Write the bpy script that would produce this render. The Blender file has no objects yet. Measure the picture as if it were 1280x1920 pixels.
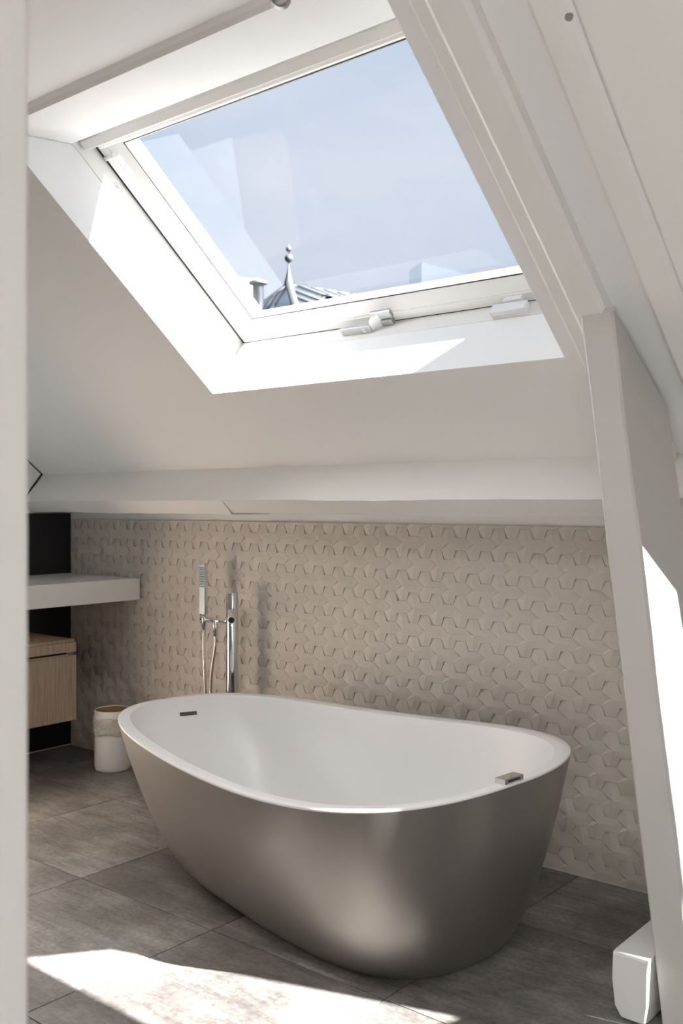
import bpy, bmesh, math, random
from mathutils import Vector, Matrix
from mathutils.bvhtree import BVHTree
random.seed(7)
S = bpy.context.scene
COL = S.collection

# ------------------------------------------------------------------ camera
# world axes: x runs along the tiled wall, y points into it, z is up
H = 1.30
TH = math.atan2(.638, .770)
cam_d = bpy.data.cameras.new('camera')
cam = bpy.data.objects.new('camera', cam_d)
COL.objects.link(cam)
cam.location = (0, 0, H)
cam.rotation_euler = (math.pi / 2, 0, TH)
cam_d.sensor_fit = 'VERTICAL'
cam_d.sensor_height = 36
cam_d.lens = 1860 / 1920 * 36
cam_d.shift_y = -14 / 1920
cam_d.clip_start = .02
cam_d.clip_end = 500
cam_d.dof.use_dof = True
cam_d.dof.focus_distance = 3.2
cam_d.dof.aperture_fstop = 5.0
S.camera = cam

# ------------------------------------------------------------------ view, sky, sun
S.view_settings.view_transform = 'Standard'
S.view_settings.look = 'None'
S.view_settings.gamma = 1
S.view_settings.use_curve_mapping = False
S.view_settings.exposure = 0.0

SKY = 4.5
FILL = 32                       # the added fill spotlights, watts
w = bpy.data.worlds.new('sky')
S.world = w
w.use_nodes = True
nt = w.node_tree
nt.nodes.clear()
def N(t, **k):
    n = nt.nodes.new(t)
    for a, b in k.items():
        setattr(n, a, b)
    return n
out = N('ShaderNodeOutputWorld')
bg = N('ShaderNodeBackground')
bg.inputs['Strength'].default_value = SKY
tc = N('ShaderNodeTexCoord')
sep = N('ShaderNodeSeparateXYZ')
nt.links.new(tc.outputs['Generated'], sep.inputs[0])
grad = N('ShaderNodeValToRGB')
grad.color_ramp.elements[0].position = 0.0
grad.color_ramp.elements[0].color = (.20, .19, .18, 1)
e = grad.color_ramp.elements.new(.49); e.color = (.24, .23, .22, 1)
e = grad.color_ramp.elements.new(.51); e.color = (.62, .68, .76, 1)
e = grad.color_ramp.elements.new(.72); e.color = (.55, .66, .82, 1)
grad.color_ramp.elements[-1].position = 1.0
grad.color_ramp.elements[-1].color = (.48, .62, .84, 1)
mp = N('ShaderNodeMath', operation='MULTIPLY_ADD')
mp.inputs[1].default_value = .5; mp.inputs[2].default_value = .5
nt.links.new(sep.outputs[2], mp.inputs[0])
nt.links.new(mp.outputs[0], grad.inputs[0])
mapn = N('ShaderNodeMapping')
mapn.inputs['Scale'].default_value = (1, 1, 2.6)
nt.links.new(tc.outputs['Generated'], mapn.inputs[0])
noi = N('ShaderNodeTexNoise')
noi.inputs['Scale'].default_value = 2.6; noi.inputs['Detail'].default_value = 7; noi.inputs['Roughness'].default_value = .55
nt.links.new(mapn.outputs[0], noi.inputs['Vector'])
cr = N('ShaderNodeValToRGB')
cr.color_ramp.elements[0].position = .42; cr.color_ramp.elements[0].color = (0, 0, 0, 1)
cr.color_ramp.elements[1].position = .75; cr.color_ramp.elements[1].color = (.75, .75, .75, 1)
nt.links.new(noi.outputs['Fac'], cr.inputs[0])
gt = N('ShaderNodeMath', operation='GREATER_THAN'); gt.inputs[1].default_value = 0
nt.links.new(sep.outputs[2], gt.inputs[0])
mu = N('ShaderNodeMath', operation='MULTIPLY')
nt.links.new(cr.outputs[0], mu.inputs[0]); nt.links.new(gt.outputs[0], mu.inputs[1])
mx = N('ShaderNodeMix', data_type='RGBA')
nt.links.new(mu.outputs[0], mx.inputs[0])
nt.links.new(grad.outputs[0], mx.inputs[6])
mx.inputs[7].default_value = (.80, .83, .90, 1)
nt.links.new(mx.outputs[2], bg.inputs['Color'])
nt.links.new(bg.outputs[0], out.inputs[0])

SUN_DIR = Vector((1.11, .243, 1.0))
sun_d = bpy.data.lights.new('sun', 'SUN')
sun_d.energy = 600
sun_d.angle = math.radians(.5)
sun_d.color = (1, 1, 1)
sun = bpy.data.objects.new('sun', sun_d)
COL.objects.link(sun)
sun.rotation_euler = SUN_DIR.to_track_quat('Z', 'Y').to_euler()
sun.location = SUN_DIR * 10

# ------------------------------------------------------------------ materials
def mat(name, color, rough=.6, metal=0, noise=0, nscale=8, bump=0, bscale=40, spec=.5, color2=None, stretch=None, coat=0, randomise=0):
    m = bpy.data.materials.new(name)
    m.use_nodes = True
    t = m.node_tree
    b = t.nodes['Principled BSDF']
    b.inputs['Roughness'].default_value = rough
    b.inputs['Metallic'].default_value = metal
    b.inputs['Specular IOR Level'].default_value = spec
    b.inputs['Coat Weight'].default_value = coat
    c = (*color, 1)
    b.inputs['Base Color'].default_value = c
    co = t.nodes.new('ShaderNodeTexCoord')
    mpn = t.nodes.new('ShaderNodeMapping')
    if stretch: mpn.inputs['Scale'].default_value = stretch
    t.links.new(co.outputs['Object'], mpn.inputs[0])
    vec = mpn.outputs[0]
    if randomise:
        oi = t.nodes.new('ShaderNodeObjectInfo')
        ml = t.nodes.new('ShaderNodeMath'); ml.operation = 'MULTIPLY'; ml.inputs[1].default_value = 40
        t.links.new(oi.outputs['Random'], ml.inputs[0])
        ad = t.nodes.new('ShaderNodeVectorMath'); ad.operation = 'ADD'
        t.links.new(vec, ad.inputs[0]); t.links.new(ml.outputs[0], ad.inputs[1])
        vec = ad.outputs[0]
    if noise:
        n = t.nodes.new('ShaderNodeTexNoise')
        n.inputs['Scale'].default_value = nscale; n.inputs['Detail'].default_value = 8; n.inputs['Roughness'].default_value = .62
        t.links.new(vec, n.inputs['Vector'])
        r = t.nodes.new('ShaderNodeValToRGB')
        r.color_ramp.elements[0].position = .3; r.color_ramp.elements[1].position = .7
        c2 = color2 or tuple(min(1, v * (1 + noise)) for v in color)
        c1 = tuple(v * (1 - noise) for v in color)
        r.color_ramp.elements[0].color = (*c1, 1); r.color_ramp.elements[1].color = (*c2, 1)
        t.links.new(n.outputs['Fac'], r.inputs[0])
        t.links.new(r.outputs[0], b.inputs['Base Color'])
    if bump:
        n2 = t.nodes.new('ShaderNodeTexNoise')
        n2.inputs['Scale'].default_value = bscale; n2.inputs['Detail'].default_value = 4
        t.links.new(vec, n2.inputs['Vector'])
        bp = t.nodes.new('ShaderNodeBump')
        bp.inputs['Strength'].default_value = bump; bp.inputs['Distance'].default_value = .01
        t.links.new(n2.outputs['Fac'], bp.inputs['Height'])
        t.links.new(bp.outputs[0], b.inputs['Normal'])
    return m

M = {}
M['plaster'] = mat('white_plaster', (.84, .833, .82), .75, bump=.06, bscale=14)
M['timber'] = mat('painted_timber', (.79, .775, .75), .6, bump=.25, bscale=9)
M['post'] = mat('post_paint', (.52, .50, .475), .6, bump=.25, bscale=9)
M['reveal'] = mat('reveal_paint', (.93, .93, .925), .5)
M['jamb'] = mat('door_jamb_paint', (.64, .625, .605), .6)
M['dimmed_wall'] = mat('dimmed_wall_paint', (.30, .285, .27), .7)  # unseen wall face darkened to dim its reflection in the tub
M['nail'] = mat('filled_nail_hole', (.26, .25, .24), .8)
M['black'] = mat('black_wall_panel', (.006, .006, .007), .35)
M['gap_shade'] = mat('painted_gap_shade', (.01, .01, .01), .8)  # flat black painted in for the shade inside gaps
M['tile'] = mat('taupe_relief_tile', (.52, .475, .42), .45, noise=.06, nscale=14, spec=.4)
M['grout'] = mat('tile_grout', (.36, .33, .29), .8)
M['silicone'] = mat('pale_joint', (.55, .53, .5), .6)
M['frame'] = mat('white_window_lacquer', (.86, .85, .82), .32)
M['alu'] = mat('grey_alu', (.42, .43, .43), .38, metal=.6)
M['chrome'] = mat('chrome', (.82, .83, .85), .06, metal=1)
M['chrome_hose'] = mat('chrome_hose', (.62, .60, .57), .22, metal=1)
M['satin'] = mat('shower_face', (.42, .46, .46), .35, metal=.55)
M['rubber'] = mat('black_rubber', (.015, .015, .018), .6)
M['tub_shell'] = mat('satin_bronze_metal', (.335, .312, .288), .46, metal=.9, noise=.03, nscale=5)
M['tub_white'] = mat('white_solid_surface', (.89, .88, .87), .32)
M['slot'] = mat('slot_dark', (.09, .075, .06), .5)
M['counter'] = mat('white_counter', (.80, .79, .77), .25)
M['bin'] = mat('white_bin', (.78, .765, .74), .35)
M['bin_in'] = mat('brown_bin_inside', (.36, .20, .08), .6, noise=.25, nscale=30)
M['bag'] = mat('bin_liner', (.56, .53, .48), .45, bump=.9, bscale=60)
M['plastic'] = mat('white_plastic', (.85, .85, .84), .35)
M['zinc'] = mat('zinc_roof', (.30, .335, .385), .20, metal=1, noise=.08, nscale=1.2)
M['zinc_dark'] = mat('zinc_dark', (.008, .011, .015), .7)
M['asphalt'] = mat('asphalt', (.03, .03, .03), .9)
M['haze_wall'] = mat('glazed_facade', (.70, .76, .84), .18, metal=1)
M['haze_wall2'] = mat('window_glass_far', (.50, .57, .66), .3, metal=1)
M['haze_white'] = mat('white_building', (.10, .10, .10), .8)

M['fill_lens'] = bpy.data.materials.new('lamp_lens'); M['fill_lens'].use_nodes = True
_b = M['fill_lens'].node_tree.nodes['Principled BSDF']; _b.inputs['Emission Color'].default_value = (1, .95, .88, 1); _b.inputs['Emission Strength'].default_value = 12  # glowing lens of the added fill lights
# light oak with vertical grain
def wood(name, c1, c2):
    m = bpy.data.materials.new(name); m.use_nodes = True
    t = m.node_tree; b = t.nodes['Principled BSDF']; b.inputs['Roughness'].default_value = .5
    co = t.nodes.new('ShaderNodeTexCoord'); mp_ = t.nodes.new('ShaderNodeMapping')
    mp_.inputs['Scale'].default_value = (60, 60, 2.5)
    n = t.nodes.new('ShaderNodeTexNoise'); n.inputs['Scale'].default_value = 2.2; n.inputs['Detail'].default_value = 5
    r = t.nodes.new('ShaderNodeValToRGB')
    r.color_ramp.elements[0].position = .35; r.color_ramp.elements[1].position = .68
    r.color_ramp.elements[0].color = (*c1, 1); r.color_ramp.elements[1].color = (*c2, 1)
    t.links.new(co.outputs['Object'], mp_.inputs[0]); t.links.new(mp_.outputs[0], n.inputs['Vector'])
    t.links.new(n.outputs['Fac'], r.inputs[0]); t.links.new(r.outputs[0], b.inputs['Base Color'])
    return m
M['oak'] = wood('light_oak', (.30, .225, .165), (.44, .345, .26))

# stone-look floor tile: cloudy ground plus stretched streaks, each tile its own cut
def stone(name):
    m = bpy.data.materials.new(name); m.use_nodes = True
    t = m.node_tree; b = t.nodes['Principled BSDF']
    b.inputs['Specular IOR Level'].default_value = .45
    co = t.nodes.new('ShaderNodeTexCoord')
    oi = t.nodes.new('ShaderNodeObjectInfo')
    ml = t.nodes.new('ShaderNodeMath'); ml.operation = 'MULTIPLY'; ml.inputs[1].default_value = 57
    t.links.new(oi.outputs['Random'], ml.inputs[0])
    ad = t.nodes.new('ShaderNodeVectorMath'); ad.operation = 'ADD'
    t.links.new(co.outputs['Object'], ad.inputs[0]); t.links.new(ml.outputs[0], ad.inputs[1])
    def noise(scale, det, rough, sc=(1, 1, 1), dist=0):
        mp_ = t.nodes.new('ShaderNodeMapping'); mp_.inputs['Scale'].default_value = sc
        t.links.new(ad.outputs[0], mp_.inputs[0])
        n = t.nodes.new('ShaderNodeTexNoise'); n.inputs['Scale'].default_value = scale
        n.inputs['Detail'].default_value = det; n.inputs['Roughness'].default_value = rough
        n.inputs['Distortion'].default_value = dist
        t.links.new(mp_.outputs[0], n.inputs['Vector']); return n.outputs['Fac']
    def ramp(src, *st):
        r = t.nodes.new('ShaderNodeValToRGB')
        r.color_ramp.elements[0].position, r.color_ramp.elements[0].color = st[0][0], (*st[0][1], 1)
        r.color_ramp.elements[1].position, r.color_ramp.elements[1].color = st[-1][0], (*st[-1][1], 1)
        for p_, c_ in st[1:-1]:
            e_ = r.color_ramp.elements.new(p_); e_.color = (*c_, 1)
        t.links.new(src, r.inputs[0]); return r.outputs[0]
    base = ramp(noise(2.6, 9, .62), (.30, (.092, .083, .076)), (.5, (.17, .158, .147)), (.72, (.32, .305, .29)))
    streak = ramp(noise(5, 9, .7, (.9, 5.5, 1), .6), (.33, (.60, .585, .57)), (.52, (1, 1, 1)), (.72, (1.28, 1.26, 1.24)))
    speck = ramp(noise(70, 3, .6), (.36, (.80, .79, .78)), (.5, (1, 1, 1)), (.70, (1.18, 1.18, 1.18)))
    m1 = t.nodes.new('ShaderNodeMix'); m1.data_type = 'RGBA'; m1.blend_type = 'MULTIPLY'; m1.inputs[0].default_value = .85
    t.links.new(base, m1.inputs[6]); t.links.new(streak, m1.inputs[7])
    m2 = t.nodes.new('ShaderNodeMix'); m2.data_type = 'RGBA'; m2.blend_type = 'MULTIPLY'; m2.inputs[0].default_value = .9
    t.links.new(m1.outputs[2], m2.inputs[6]); t.links.new(speck, m2.inputs[7])
    hsv = t.nodes.new('ShaderNodeHueSaturation')
    mr = t.nodes.new('ShaderNodeMapRange'); mr.inputs[3].default_value = .88; mr.inputs[4].default_value = 1.12
    t.links.new(oi.outputs['Random'], mr.inputs[0]); t.links.new(mr.outputs[0], hsv.inputs['Value'])
    t.links.new(m2.outputs[2], hsv.inputs['Color'])
    t.links.new(hsv.outputs[0], b.inputs['Base Color'])
    rr = t.nodes.new('ShaderNodeMapRange'); rr.inputs[3].default_value = .38; rr.inputs[4].default_value = .62
    nn = noise(9, 5, .6); t.links.new(nn, rr.inputs[0]); t.links.new(rr.outputs[0], b.inputs['Roughness'])
    bp = t.nodes.new('ShaderNodeBump'); bp.inputs['Strength'].default_value = .12; bp.inputs['Distance'].default_value = .004
    t.links.new(noise(22, 6, .65, (1, 3, 1)), bp.inputs['Height']); t.links.new(bp.outputs[0], b.inputs['Normal'])
    return m
M['stone'] = stone('grey_brown_stone_tile')

# window glass: tinted clear pane with a faint mirror coat and dust specks
def glass(name, tint, specks=True):
    m = bpy.data.materials.new(name); m.use_nodes = True
    t = m.node_tree; t.nodes.clear()
    o = t.nodes.new('ShaderNodeOutputMaterial')
    tr = t.nodes.new('ShaderNodeBsdfTransparent'); tr.inputs[0].default_value = (*tint, 1)
    gl = t.nodes.new('ShaderNodeBsdfGlossy'); gl.inputs['Roughness'].default_value = .01
    fr = t.nodes.new('ShaderNodeValue'); fr.outputs[0].default_value = .007
    ms = t.nodes.new('ShaderNodeMixShader')
    t.links.new(fr.outputs[0], ms.inputs[0]); t.links.new(tr.outputs[0], ms.inputs[1]); t.links.new(gl.outputs[0], ms.inputs[2])
    last = ms.outputs[0]
    if specks:
        co = t.nodes.new('ShaderNodeTexCoord')
        vo = t.nodes.new('ShaderNodeTexVoronoi'); vo.inputs['Scale'].default_value = 13
        t.links.new(co.outputs['Object'], vo.inputs['Vector'])
        lt = t.nodes.new('ShaderNodeMath'); lt.operation = 'LESS_THAN'; lt.inputs[1].default_value = .022
        t.links.new(vo.outputs['Distance'], lt.inputs[0])
        df = t.nodes.new('ShaderNodeBsdfDiffuse'); df.inputs[0].default_value = (.10, .11, .12, 1)
        m3 = t.nodes.new('ShaderNodeMixShader')
        t.links.new(lt.outputs[0], m3.inputs[0]); t.links.new(last, m3.inputs[1]); t.links.new(df.outputs[0], m3.inputs[2])
        last = m3.outputs[0]
    t.links.new(last, o.inputs[0])
    return m
M['glass'] = glass('skylight_glass', (.22, .22, .222))
M['glass2'] = glass('fill_window_glass', (.20, .20, .20), False)  # darkened panes of the added fill windows
M['glass4'] = glass('dark_sun_control_glass', (.035, .035, .035), False)
M['glass3'] = glass('sun_control_glass', (.070, .070, .070), False)

# ------------------------------------------------------------------ mesh helpers
def link(o, parent=None):
    COL.objects.link(o)
    if parent is not None: o.parent = parent
    return o
def mesh_obj(name, V, Fc, material, parent=None, smooth=False, kind=None, fix=True):
    me = bpy.data.meshes.new(name)
    me.from_pydata([tuple(v) for v in V], [], Fc)
    if fix:
        bm = bmesh.new(); bm.from_mesh(me)
        bmesh.ops.recalc_face_normals(bm, faces=bm.faces)
        bm.to_mesh(me); bm.free()
    if material is not None: me.materials.append(material)
    if smooth:
        for p_ in me.polygons: p_.use_smooth = True
    o = bpy.data.objects.new(name, me)
    link(o, parent)
    if kind: o['kind'] = kind
    return o
def bm_obj(name, bm, material, parent=None, smooth=False, kind=None):
    me = bpy.data.meshes.new(name); bm.to_mesh(me); bm.free()
    if material is not None: me.materials.append(material)
    if smooth:
        for p_ in me.polygons: p_.use_smooth = True
    o = bpy.data.objects.new(name, me); link(o, parent)
    if kind: o['kind'] = kind
    return o
def bevel_all(bm, r, seg=2):
    if r: bmesh.ops.bevel(bm, geom=list(bm.edges), offset=r, segments=seg, affect='EDGES', profile=.5, clamp_overlap=True)
def add_box(bm, x0, x1, y0, y1, z0, z1):
    v = [bm.verts.new((x, y, z)) for x in (x0, x1) for y in (y0, y1) for z in (z0, z1)]
    for f in ((0, 1, 3, 2), (4, 6, 7, 5), (0, 4, 5, 1), (2, 3, 7, 6), (0, 2, 6, 4), (1, 5, 7, 3)):
        bm.faces.new([v[i] for i in f])
def box(name, x0, x1, y0, y1, z0, z1, material, parent=None, kind=None, bev=0, seg=2):
    bm = bmesh.new(); add_box(bm, x0, x1, y0, y1, z0, z1)
    bmesh.ops.recalc_face_normals(bm, faces=bm.faces); bevel_all(bm, bev, seg)
    return bm_obj(name, bm, material, parent, kind=kind)
def hexa(name, lo, hi, material, parent=None, kind=None, bev=0):
    """lo, hi: four corner points each, same winding"""
    bm = bmesh.new()
    a = [bm.verts.new(p_) for p_ in lo]; b = [bm.verts.new(p_) for p_ in hi]
    n = len(a)
    bm.faces.new(a[::-1]); bm.faces.new(b)
    for i in range(n): bm.faces.new((a[i], a[(i + 1) % n], b[(i + 1) % n], b[i]))
    bmesh.ops.recalc_face_normals(bm, faces=bm.faces); bevel_all(bm, bev)
    return bm_obj(name, bm, material, parent, kind=kind)
def lathe(prof, seg=32, c=(0, 0, 0)):
    V, Fc = [], []
    for r, z in prof:
        for i in range(seg):
            a = 2 * math.pi * i / seg
            V.append((c[0] + r * math.cos(a), c[1] + r * math.sin(a), c[2] + z))
    for k in range(len(prof) - 1):
        for i in range(seg):
            j = (i + 1) % seg
            Fc.append((k * seg + i, k * seg + j, (k + 1) * seg + j, (k + 1) * seg + i))
    return V, Fc
def tube_bm(bm, pts, r, seg=12, caps=True):
    pts = [Vector(p_) for p_ in pts]
    rings = []
    up = Vector((0, 0, 1))
    for i, p_ in enumerate(pts):
        d = (pts[min(i + 1, len(pts) - 1)] - pts[max(i - 1, 0)]).normalized()
        s_ = d.cross(up)
        if s_.length < .05: s_ = d.cross(Vector((0, 1, 0)))
        s_.normalize(); u_ = s_.cross(d).normalized()
        rr = r[i] if isinstance(r, (list, tuple)) else r
        rings.append([bm.verts.new(p_ + (s_ * math.cos(2 * math.pi * k / seg) + u_ * math.sin(2 * math.pi * k / seg)) * rr) for k in range(seg)])
    for a, b in zip(rings, rings[1:]):
        for k in range(seg): bm.faces.new((a[k], a[(k + 1) % seg], b[(k + 1) % seg], b[k]))
    if caps:
        bm.faces.new(rings[0][::-1]); bm.faces.new(rings[-1])
def tube(name, pts, r, material, parent=None, seg=14, smooth=True):
    bm = bmesh.new(); tube_bm(bm, pts, r, seg)
    bmesh.ops.recalc_face_normals(bm, faces=bm.faces)
    o = bm_obj(name, bm, material, parent)
    if smooth:
        for p_ in o.data.polygons:
            if len(p_.vertices) == 4: p_.use_smooth = True
    return o
def bez(pts, n=24):
    """Catmull-Rom through points"""
    P = [Vector(p_) for p_ in pts]; P = [2 * P[0] - P[1]] + P + [2 * P[-1] - P[-2]]
    o = []
    for i in range(1, len(P) - 2):
        for k in range(n):
            t_ = k / n
            a, b, c, d = P[i - 1:i + 3]
            o.append(.5 * ((2 * b) + (c - a) * t_ + (2 * a - 5 * b + 4 * c - d) * t_ ** 2 + (3 * b - a - 3 * c + d) * t_ ** 3))
    o.append(P[-2]); return o
def empty(name, loc=(0, 0, 0), label=None, cat=None, group=None, kind=None):
    o = bpy.data.objects.new(name, None); COL.objects.link(o); o.location = loc
    o.empty_display_size = .1
    return tag(o, label, cat, group, kind)
def tag(o, label=None, cat=None, group=None, kind=None):
    if label: o['label'] = label
    if cat: o['category'] = cat
    if group: o['group'] = group
    if kind: o['kind'] = kind
    return o
def adopt(parent, *objs):
    """parent objects built in world space to an empty that is not at the origin"""
    for o in objs:
        o.parent = parent
        o.matrix_parent_inverse = Matrix.Translation(parent.location).inverted()
def wall_holes(name, outer, holes, axis, t0, t1, material, kind='structure'):
    """flat wall with openings; 2D points are (y,z) for axis x and (x,z) for axis y"""
    bm = bmesh.new()
    def P(a, b): return (t0, a, b) if axis == 'x' else (a, t0, b)
    for loop in [outer] + holes:
        vs = [bm.verts.new(P(*q)) for q in loop]
        for i in range(len(vs)): bm.edges.new((vs[i], vs[(i + 1) % len(vs)]))
    bmesh.ops.triangle_fill(bm, use_beauty=True, use_dissolve=False, edges=list(bm.edges))
    g = bmesh.ops.extrude_face_region(bm, geom=list(bm.faces))
    dv = Vector((t1 - t0, 0, 0)) if axis == 'x' else Vector((0, t1 - t0, 0))
    bmesh.ops.translate(bm, verts=[v for v in g['geom'] if isinstance(v, bmesh.types.BMVert)], vec=dv)
    bmesh.ops.recalc_face_normals(bm, faces=bm.faces)
    return bm_obj(name, bm, material, kind=kind)

# photo pixel -> world direction (used for depths that come from a known plane)
CT, ST = math.cos(TH), math.sin(TH)
def pix(x, y):
    k = (x - 640) / 1860
    return Vector((CT * k - ST, ST * k + CT, (946 - y) / 1860))
def on_n(x, y, n):
    d = pix(x, y); return Vector((0, 0, H)) + d * (n / d.y)
def at_depth(x, y, Z):
    return Vector((0, 0, H)) + pix(x, y) * Z

# ------------------------------------------------------------------ room shell
SL = .823                       # roof pitch: z + SL*y = const on the sloping ceiling
CI, CO = 3.97, 4.36             # inner and outer face of the roof
NW = 3.216                      # tiled wall
XL = -4.562                     # dark end wall
XG = 1.70                       # gable on the other side
ZC = 2.539                      # flat ceiling

# floor with its tiles
floor = box('floor', -4.9, 1.9, -1.8, 3.4, -.14, -.010, M['grout'], kind='structure')
GX, GY, G = .662, .648, .0016
x_lines = [-1.577 + GX * i for i in range(-5, 6)]
y_lines = [2.08 + GY * i for i in range(-6, 3)]
tile_cache = {}
for a in range(len(x_lines) - 1):
    for b in range(len(y_lines) - 1):
        x0, x1 = max(x_lines[a] + G, -4.56), min(x_lines[a + 1] - G, 1.69)
        y0, y1 = max(y_lines[b] + G, -1.59), min(y_lines[b + 1] - G, NW)
        if x1 - x0 < .02 or y1 - y0 < .02: continue
        key = (round(x1 - x0, 3), round(y1 - y0, 3))
        if key not in tile_cache:
            o = box('floor_tile', -(x1 - x0) / 2, (x1 - x0) / 2, -(y1 - y0) / 2, (y1 - y0) / 2, -.012, 0, M['stone'], floor, bev=.0008, seg=1)
            tile_cache[key] = o
        else:
            o = tile_cache[key].copy(); link(o, floor)
        o.location = ((x0 + x1) / 2, (y0 + y1) / 2, 0)

wall_back = box('wall_back', -4.9, 1.9, NW, 3.40, -.01, 1.33, M['plaster'], kind='structure')
box('tile_backing', XL, -.90, NW - .003, NW + .002, 0, 1.222, M['grout'], wall_back)
box('baseboard_back', XL + .002, -.90, NW - .013, NW - .003, 0, .004, M['silicone'], kind='structure')
wall_left = box('wall_left', -4.9, XL, .55, NW, -.01, 1.256, M['plaster'], kind='structure')  # unseen stretch left white to bounce sun into the room
box('dark_panel', XL - .004, XL + .003, 2.78, NW - .012, 0, 1.254, M['black'], wall_left)
box('trim_1', XL + .003, XL + .006, .56, NW - .014, 0, .006, M['silicone'], kind='structure')
hexa('wall_left_upper', [(-4.9, .55, 1.256), (-4.9, 3.2, 1.256), (-4.9, 3.2, 1.37), (-4.9, 1.75, 2.56), (-4.9, .55, 2.56)],
     [(-4.59, .55, 1.256), (-4.59, 3.2, 1.256), (-4.59, 3.2, 1.37), (-4.59, 1.75, 2.56), (-4.59, .55, 2.56)], M['plaster'], kind='structure')
# partition darkened to dim its tub reflection; its end board is the door jamb
JP = at_depth(55, 946, .95)
wall_front = box('wall_front', -4.9, JP.x - .03, JP.y - .145, JP.y - .005, -.01, ZC + .01, M['dimmed_wall'], kind='structure')
box('trim_12', JP.x - .03, JP.x, JP.y - .155, JP.y, 0, ZC - .001, M['jamb'], kind='structure', bev=.004)
wall_rear = wall_holes('wall_rear', [(-4.9, -.01), (1.9, -.01), (1.9, 2.6), (-4.9, 2.6)], [[(-.75, 1.95), (1.6, 1.95), (1.6, 2.42), (-.75, 2.42)]], 'y', -1.75, -1.6, M['plaster'])  # high rear window added out of view for fill light
# unseen gable of the adjoining space; its tall window is added for fill light
side_hole = [(-1.45, .25), (-.05, .25), (-.05, 2.38), (-1.45, 2.38)]
wall_right = wall_holes('wall_right', [(-1.75, -.01), (3.4, -.01), (3.4, 1.30), (1.738, 2.66), (-1.75, 2.66)], [side_hole], 'x', XG, XG + .12, M['plaster'])
def pane(name, pts, parent):
    n = len(pts)
    bm = bmesh.new()
    vs = [bm.verts.new(p_) for p_ in pts]; bm.faces.new(vs)
    return bm_obj(name, bm, M['glass2'], parent)
pane('fill_window_pane', [(XG + .06, a, b) for a, b in side_hole], wall_right)
pane('fill_window_pane', [(-.75, -1.68, 1.95), (1.6, -1.68, 1.95), (1.6, -1.68, 2.42), (-.75, -1.68, 2.42)], wall_rear)

# flat ceiling + sloping ceiling built round two roof-window openings
ceiling = box('ceiling', -4.9, 1.9, -1.8, 1.74, ZC, ZC + .14, M['plaster'], kind='structure')
def slope(name, x0, x1, n0, n1, material, c0=CI, c1=CO, parent=None, kind=None, bev=0):
    lo = [(x0, n0, c0 - SL * n0), (x1, n0, c0 - SL * n0), (x1, n1, c0 - SL * n1), (x0, n1, c0 - SL * n1)]
    hi = [(p_[0], p_[1], p_[2] + c1 - c0) for p_ in lo]
    return hexa(name, lo, hi, material, parent, kind, bev)
NT, NB = 1.765, 2.713           # reveal top and bottom on the ceiling face
NR = 1.738
HX0, HX1 = -2.909, -1.380       # roof-window opening
NE = 2.98                       # where the splayed sill of the opening ends in the roof
# second roof light over the adjoining bay: two panes, traced back along the sun from the patches they throw
PA = [(-.06, 2.14), (-.06, 2.305), (.70, 2.582), (.72, 2.56), (.88, 2.14)]
PB = [(-.38, 2.645), (.58, 2.766), (.76, 2.762), (.89, 2.79), (1.20, 2.84), (1.20, 3.06), (.68, 3.06), (-.38, 2.825)]
slope('ceiling_slope', -4.9, HX0 - .003, NR, 3.42, M['plaster'], parent=ceiling)
slope('ceiling_slope', HX0 - .003, HX1 + .003, NE, 3.42, M['plaster'], parent=ceiling)
slope('ceiling_slope', HX0 - .003, HX1 + .003, NR, 1.752, M['reveal'], parent=ceiling)  # head strip's brightness put in by lighter paint
slope('ceiling_slope', HX1 + .003, -.70, NR, 3.42, M['plaster'], parent=ceiling)
bm = bmesh.new()
for loop in ([(-.70, NR), (1.9, NR), (1.9, 3.42), (-.70, 3.42)], PA, PB):
    vs = [bm.verts.new((x, n, CI - SL * n)) for x, n in loop]
    for i in range(len(vs)): bm.edges.new((vs[i], vs[(i + 1) % len(vs)]))
bmesh.ops.triangle_fill(bm, use_beauty=True, use_dissolve=False, edges=list(bm.edges))
g = bmesh.ops.extrude_face_region(bm, geom=list(bm.faces))
bmesh.ops.translate(bm, verts=[v for v in g['geom'] if isinstance(v, bmesh.types.BMVert)], vec=(0, 0, .03))
bmesh.ops.recalc_face_normals(bm, faces=bm.faces)
bm_obj('ceiling_slope', bm, M['plaster'], ceiling)
window_2 = mesh_obj('window_2', [(x, n, CI + .02 - SL * n) for x, n in PA], [tuple(range(5))], M['glass3'], kind='structure')
mesh_obj('window_3', [(x, n, CI + .02 - SL * n) for x, n in PB], [tuple(range(8))], M['glass4'], kind='structure')

# lining of the roof-window opening: sides and sill square to the roof, head level
CF = 4.232                      # inner edge of the window frame
NF = 2.831
def lining(name, sec, x0, x1, m):
    return hexa(name, [(x0, n, z) for n, z in sec], [(x1, n, z) for n, z in sec], m, ceiling)
zb = CI - SL * NB
lining('ceiling_slope', [(NB, zb), (2.904, 1.969), (NE, CO - SL * NE), (NE, CI - SL * NE)], HX0 - .003, HX1 + .003, M['plaster'])
lining('ceiling_slope', [(NT, CI - SL * NT), (2.046, 2.548), (2.06, 2.668), (1.752, CO - SL * 1.752), (1.752, CI - SL * 1.752)], HX0 - .003, HX1 + .003, M['plaster'])
dsl = Vector((0, .582, .813)).normalized()
lining('reveal_panel', [(NB + .0005, zb + .0005), (NF, CF - SL * NF), (NF - .003, CF - SL * NF + .003), (NB - .0035, zb + .0030)], HX0, HX1, M['reveal'])
for x0, x1 in ((HX0 - .003, HX0), (HX1, HX1 + .003)):
    q = [(NT + .004, CI + .0005 - SL * (NT + .004)), (2.046, 2.546), (NF + .05, 1.97), (NB - .001, zb + .0015)]
    lining('reveal_panel', q, x0, x1, M['reveal'])

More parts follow.
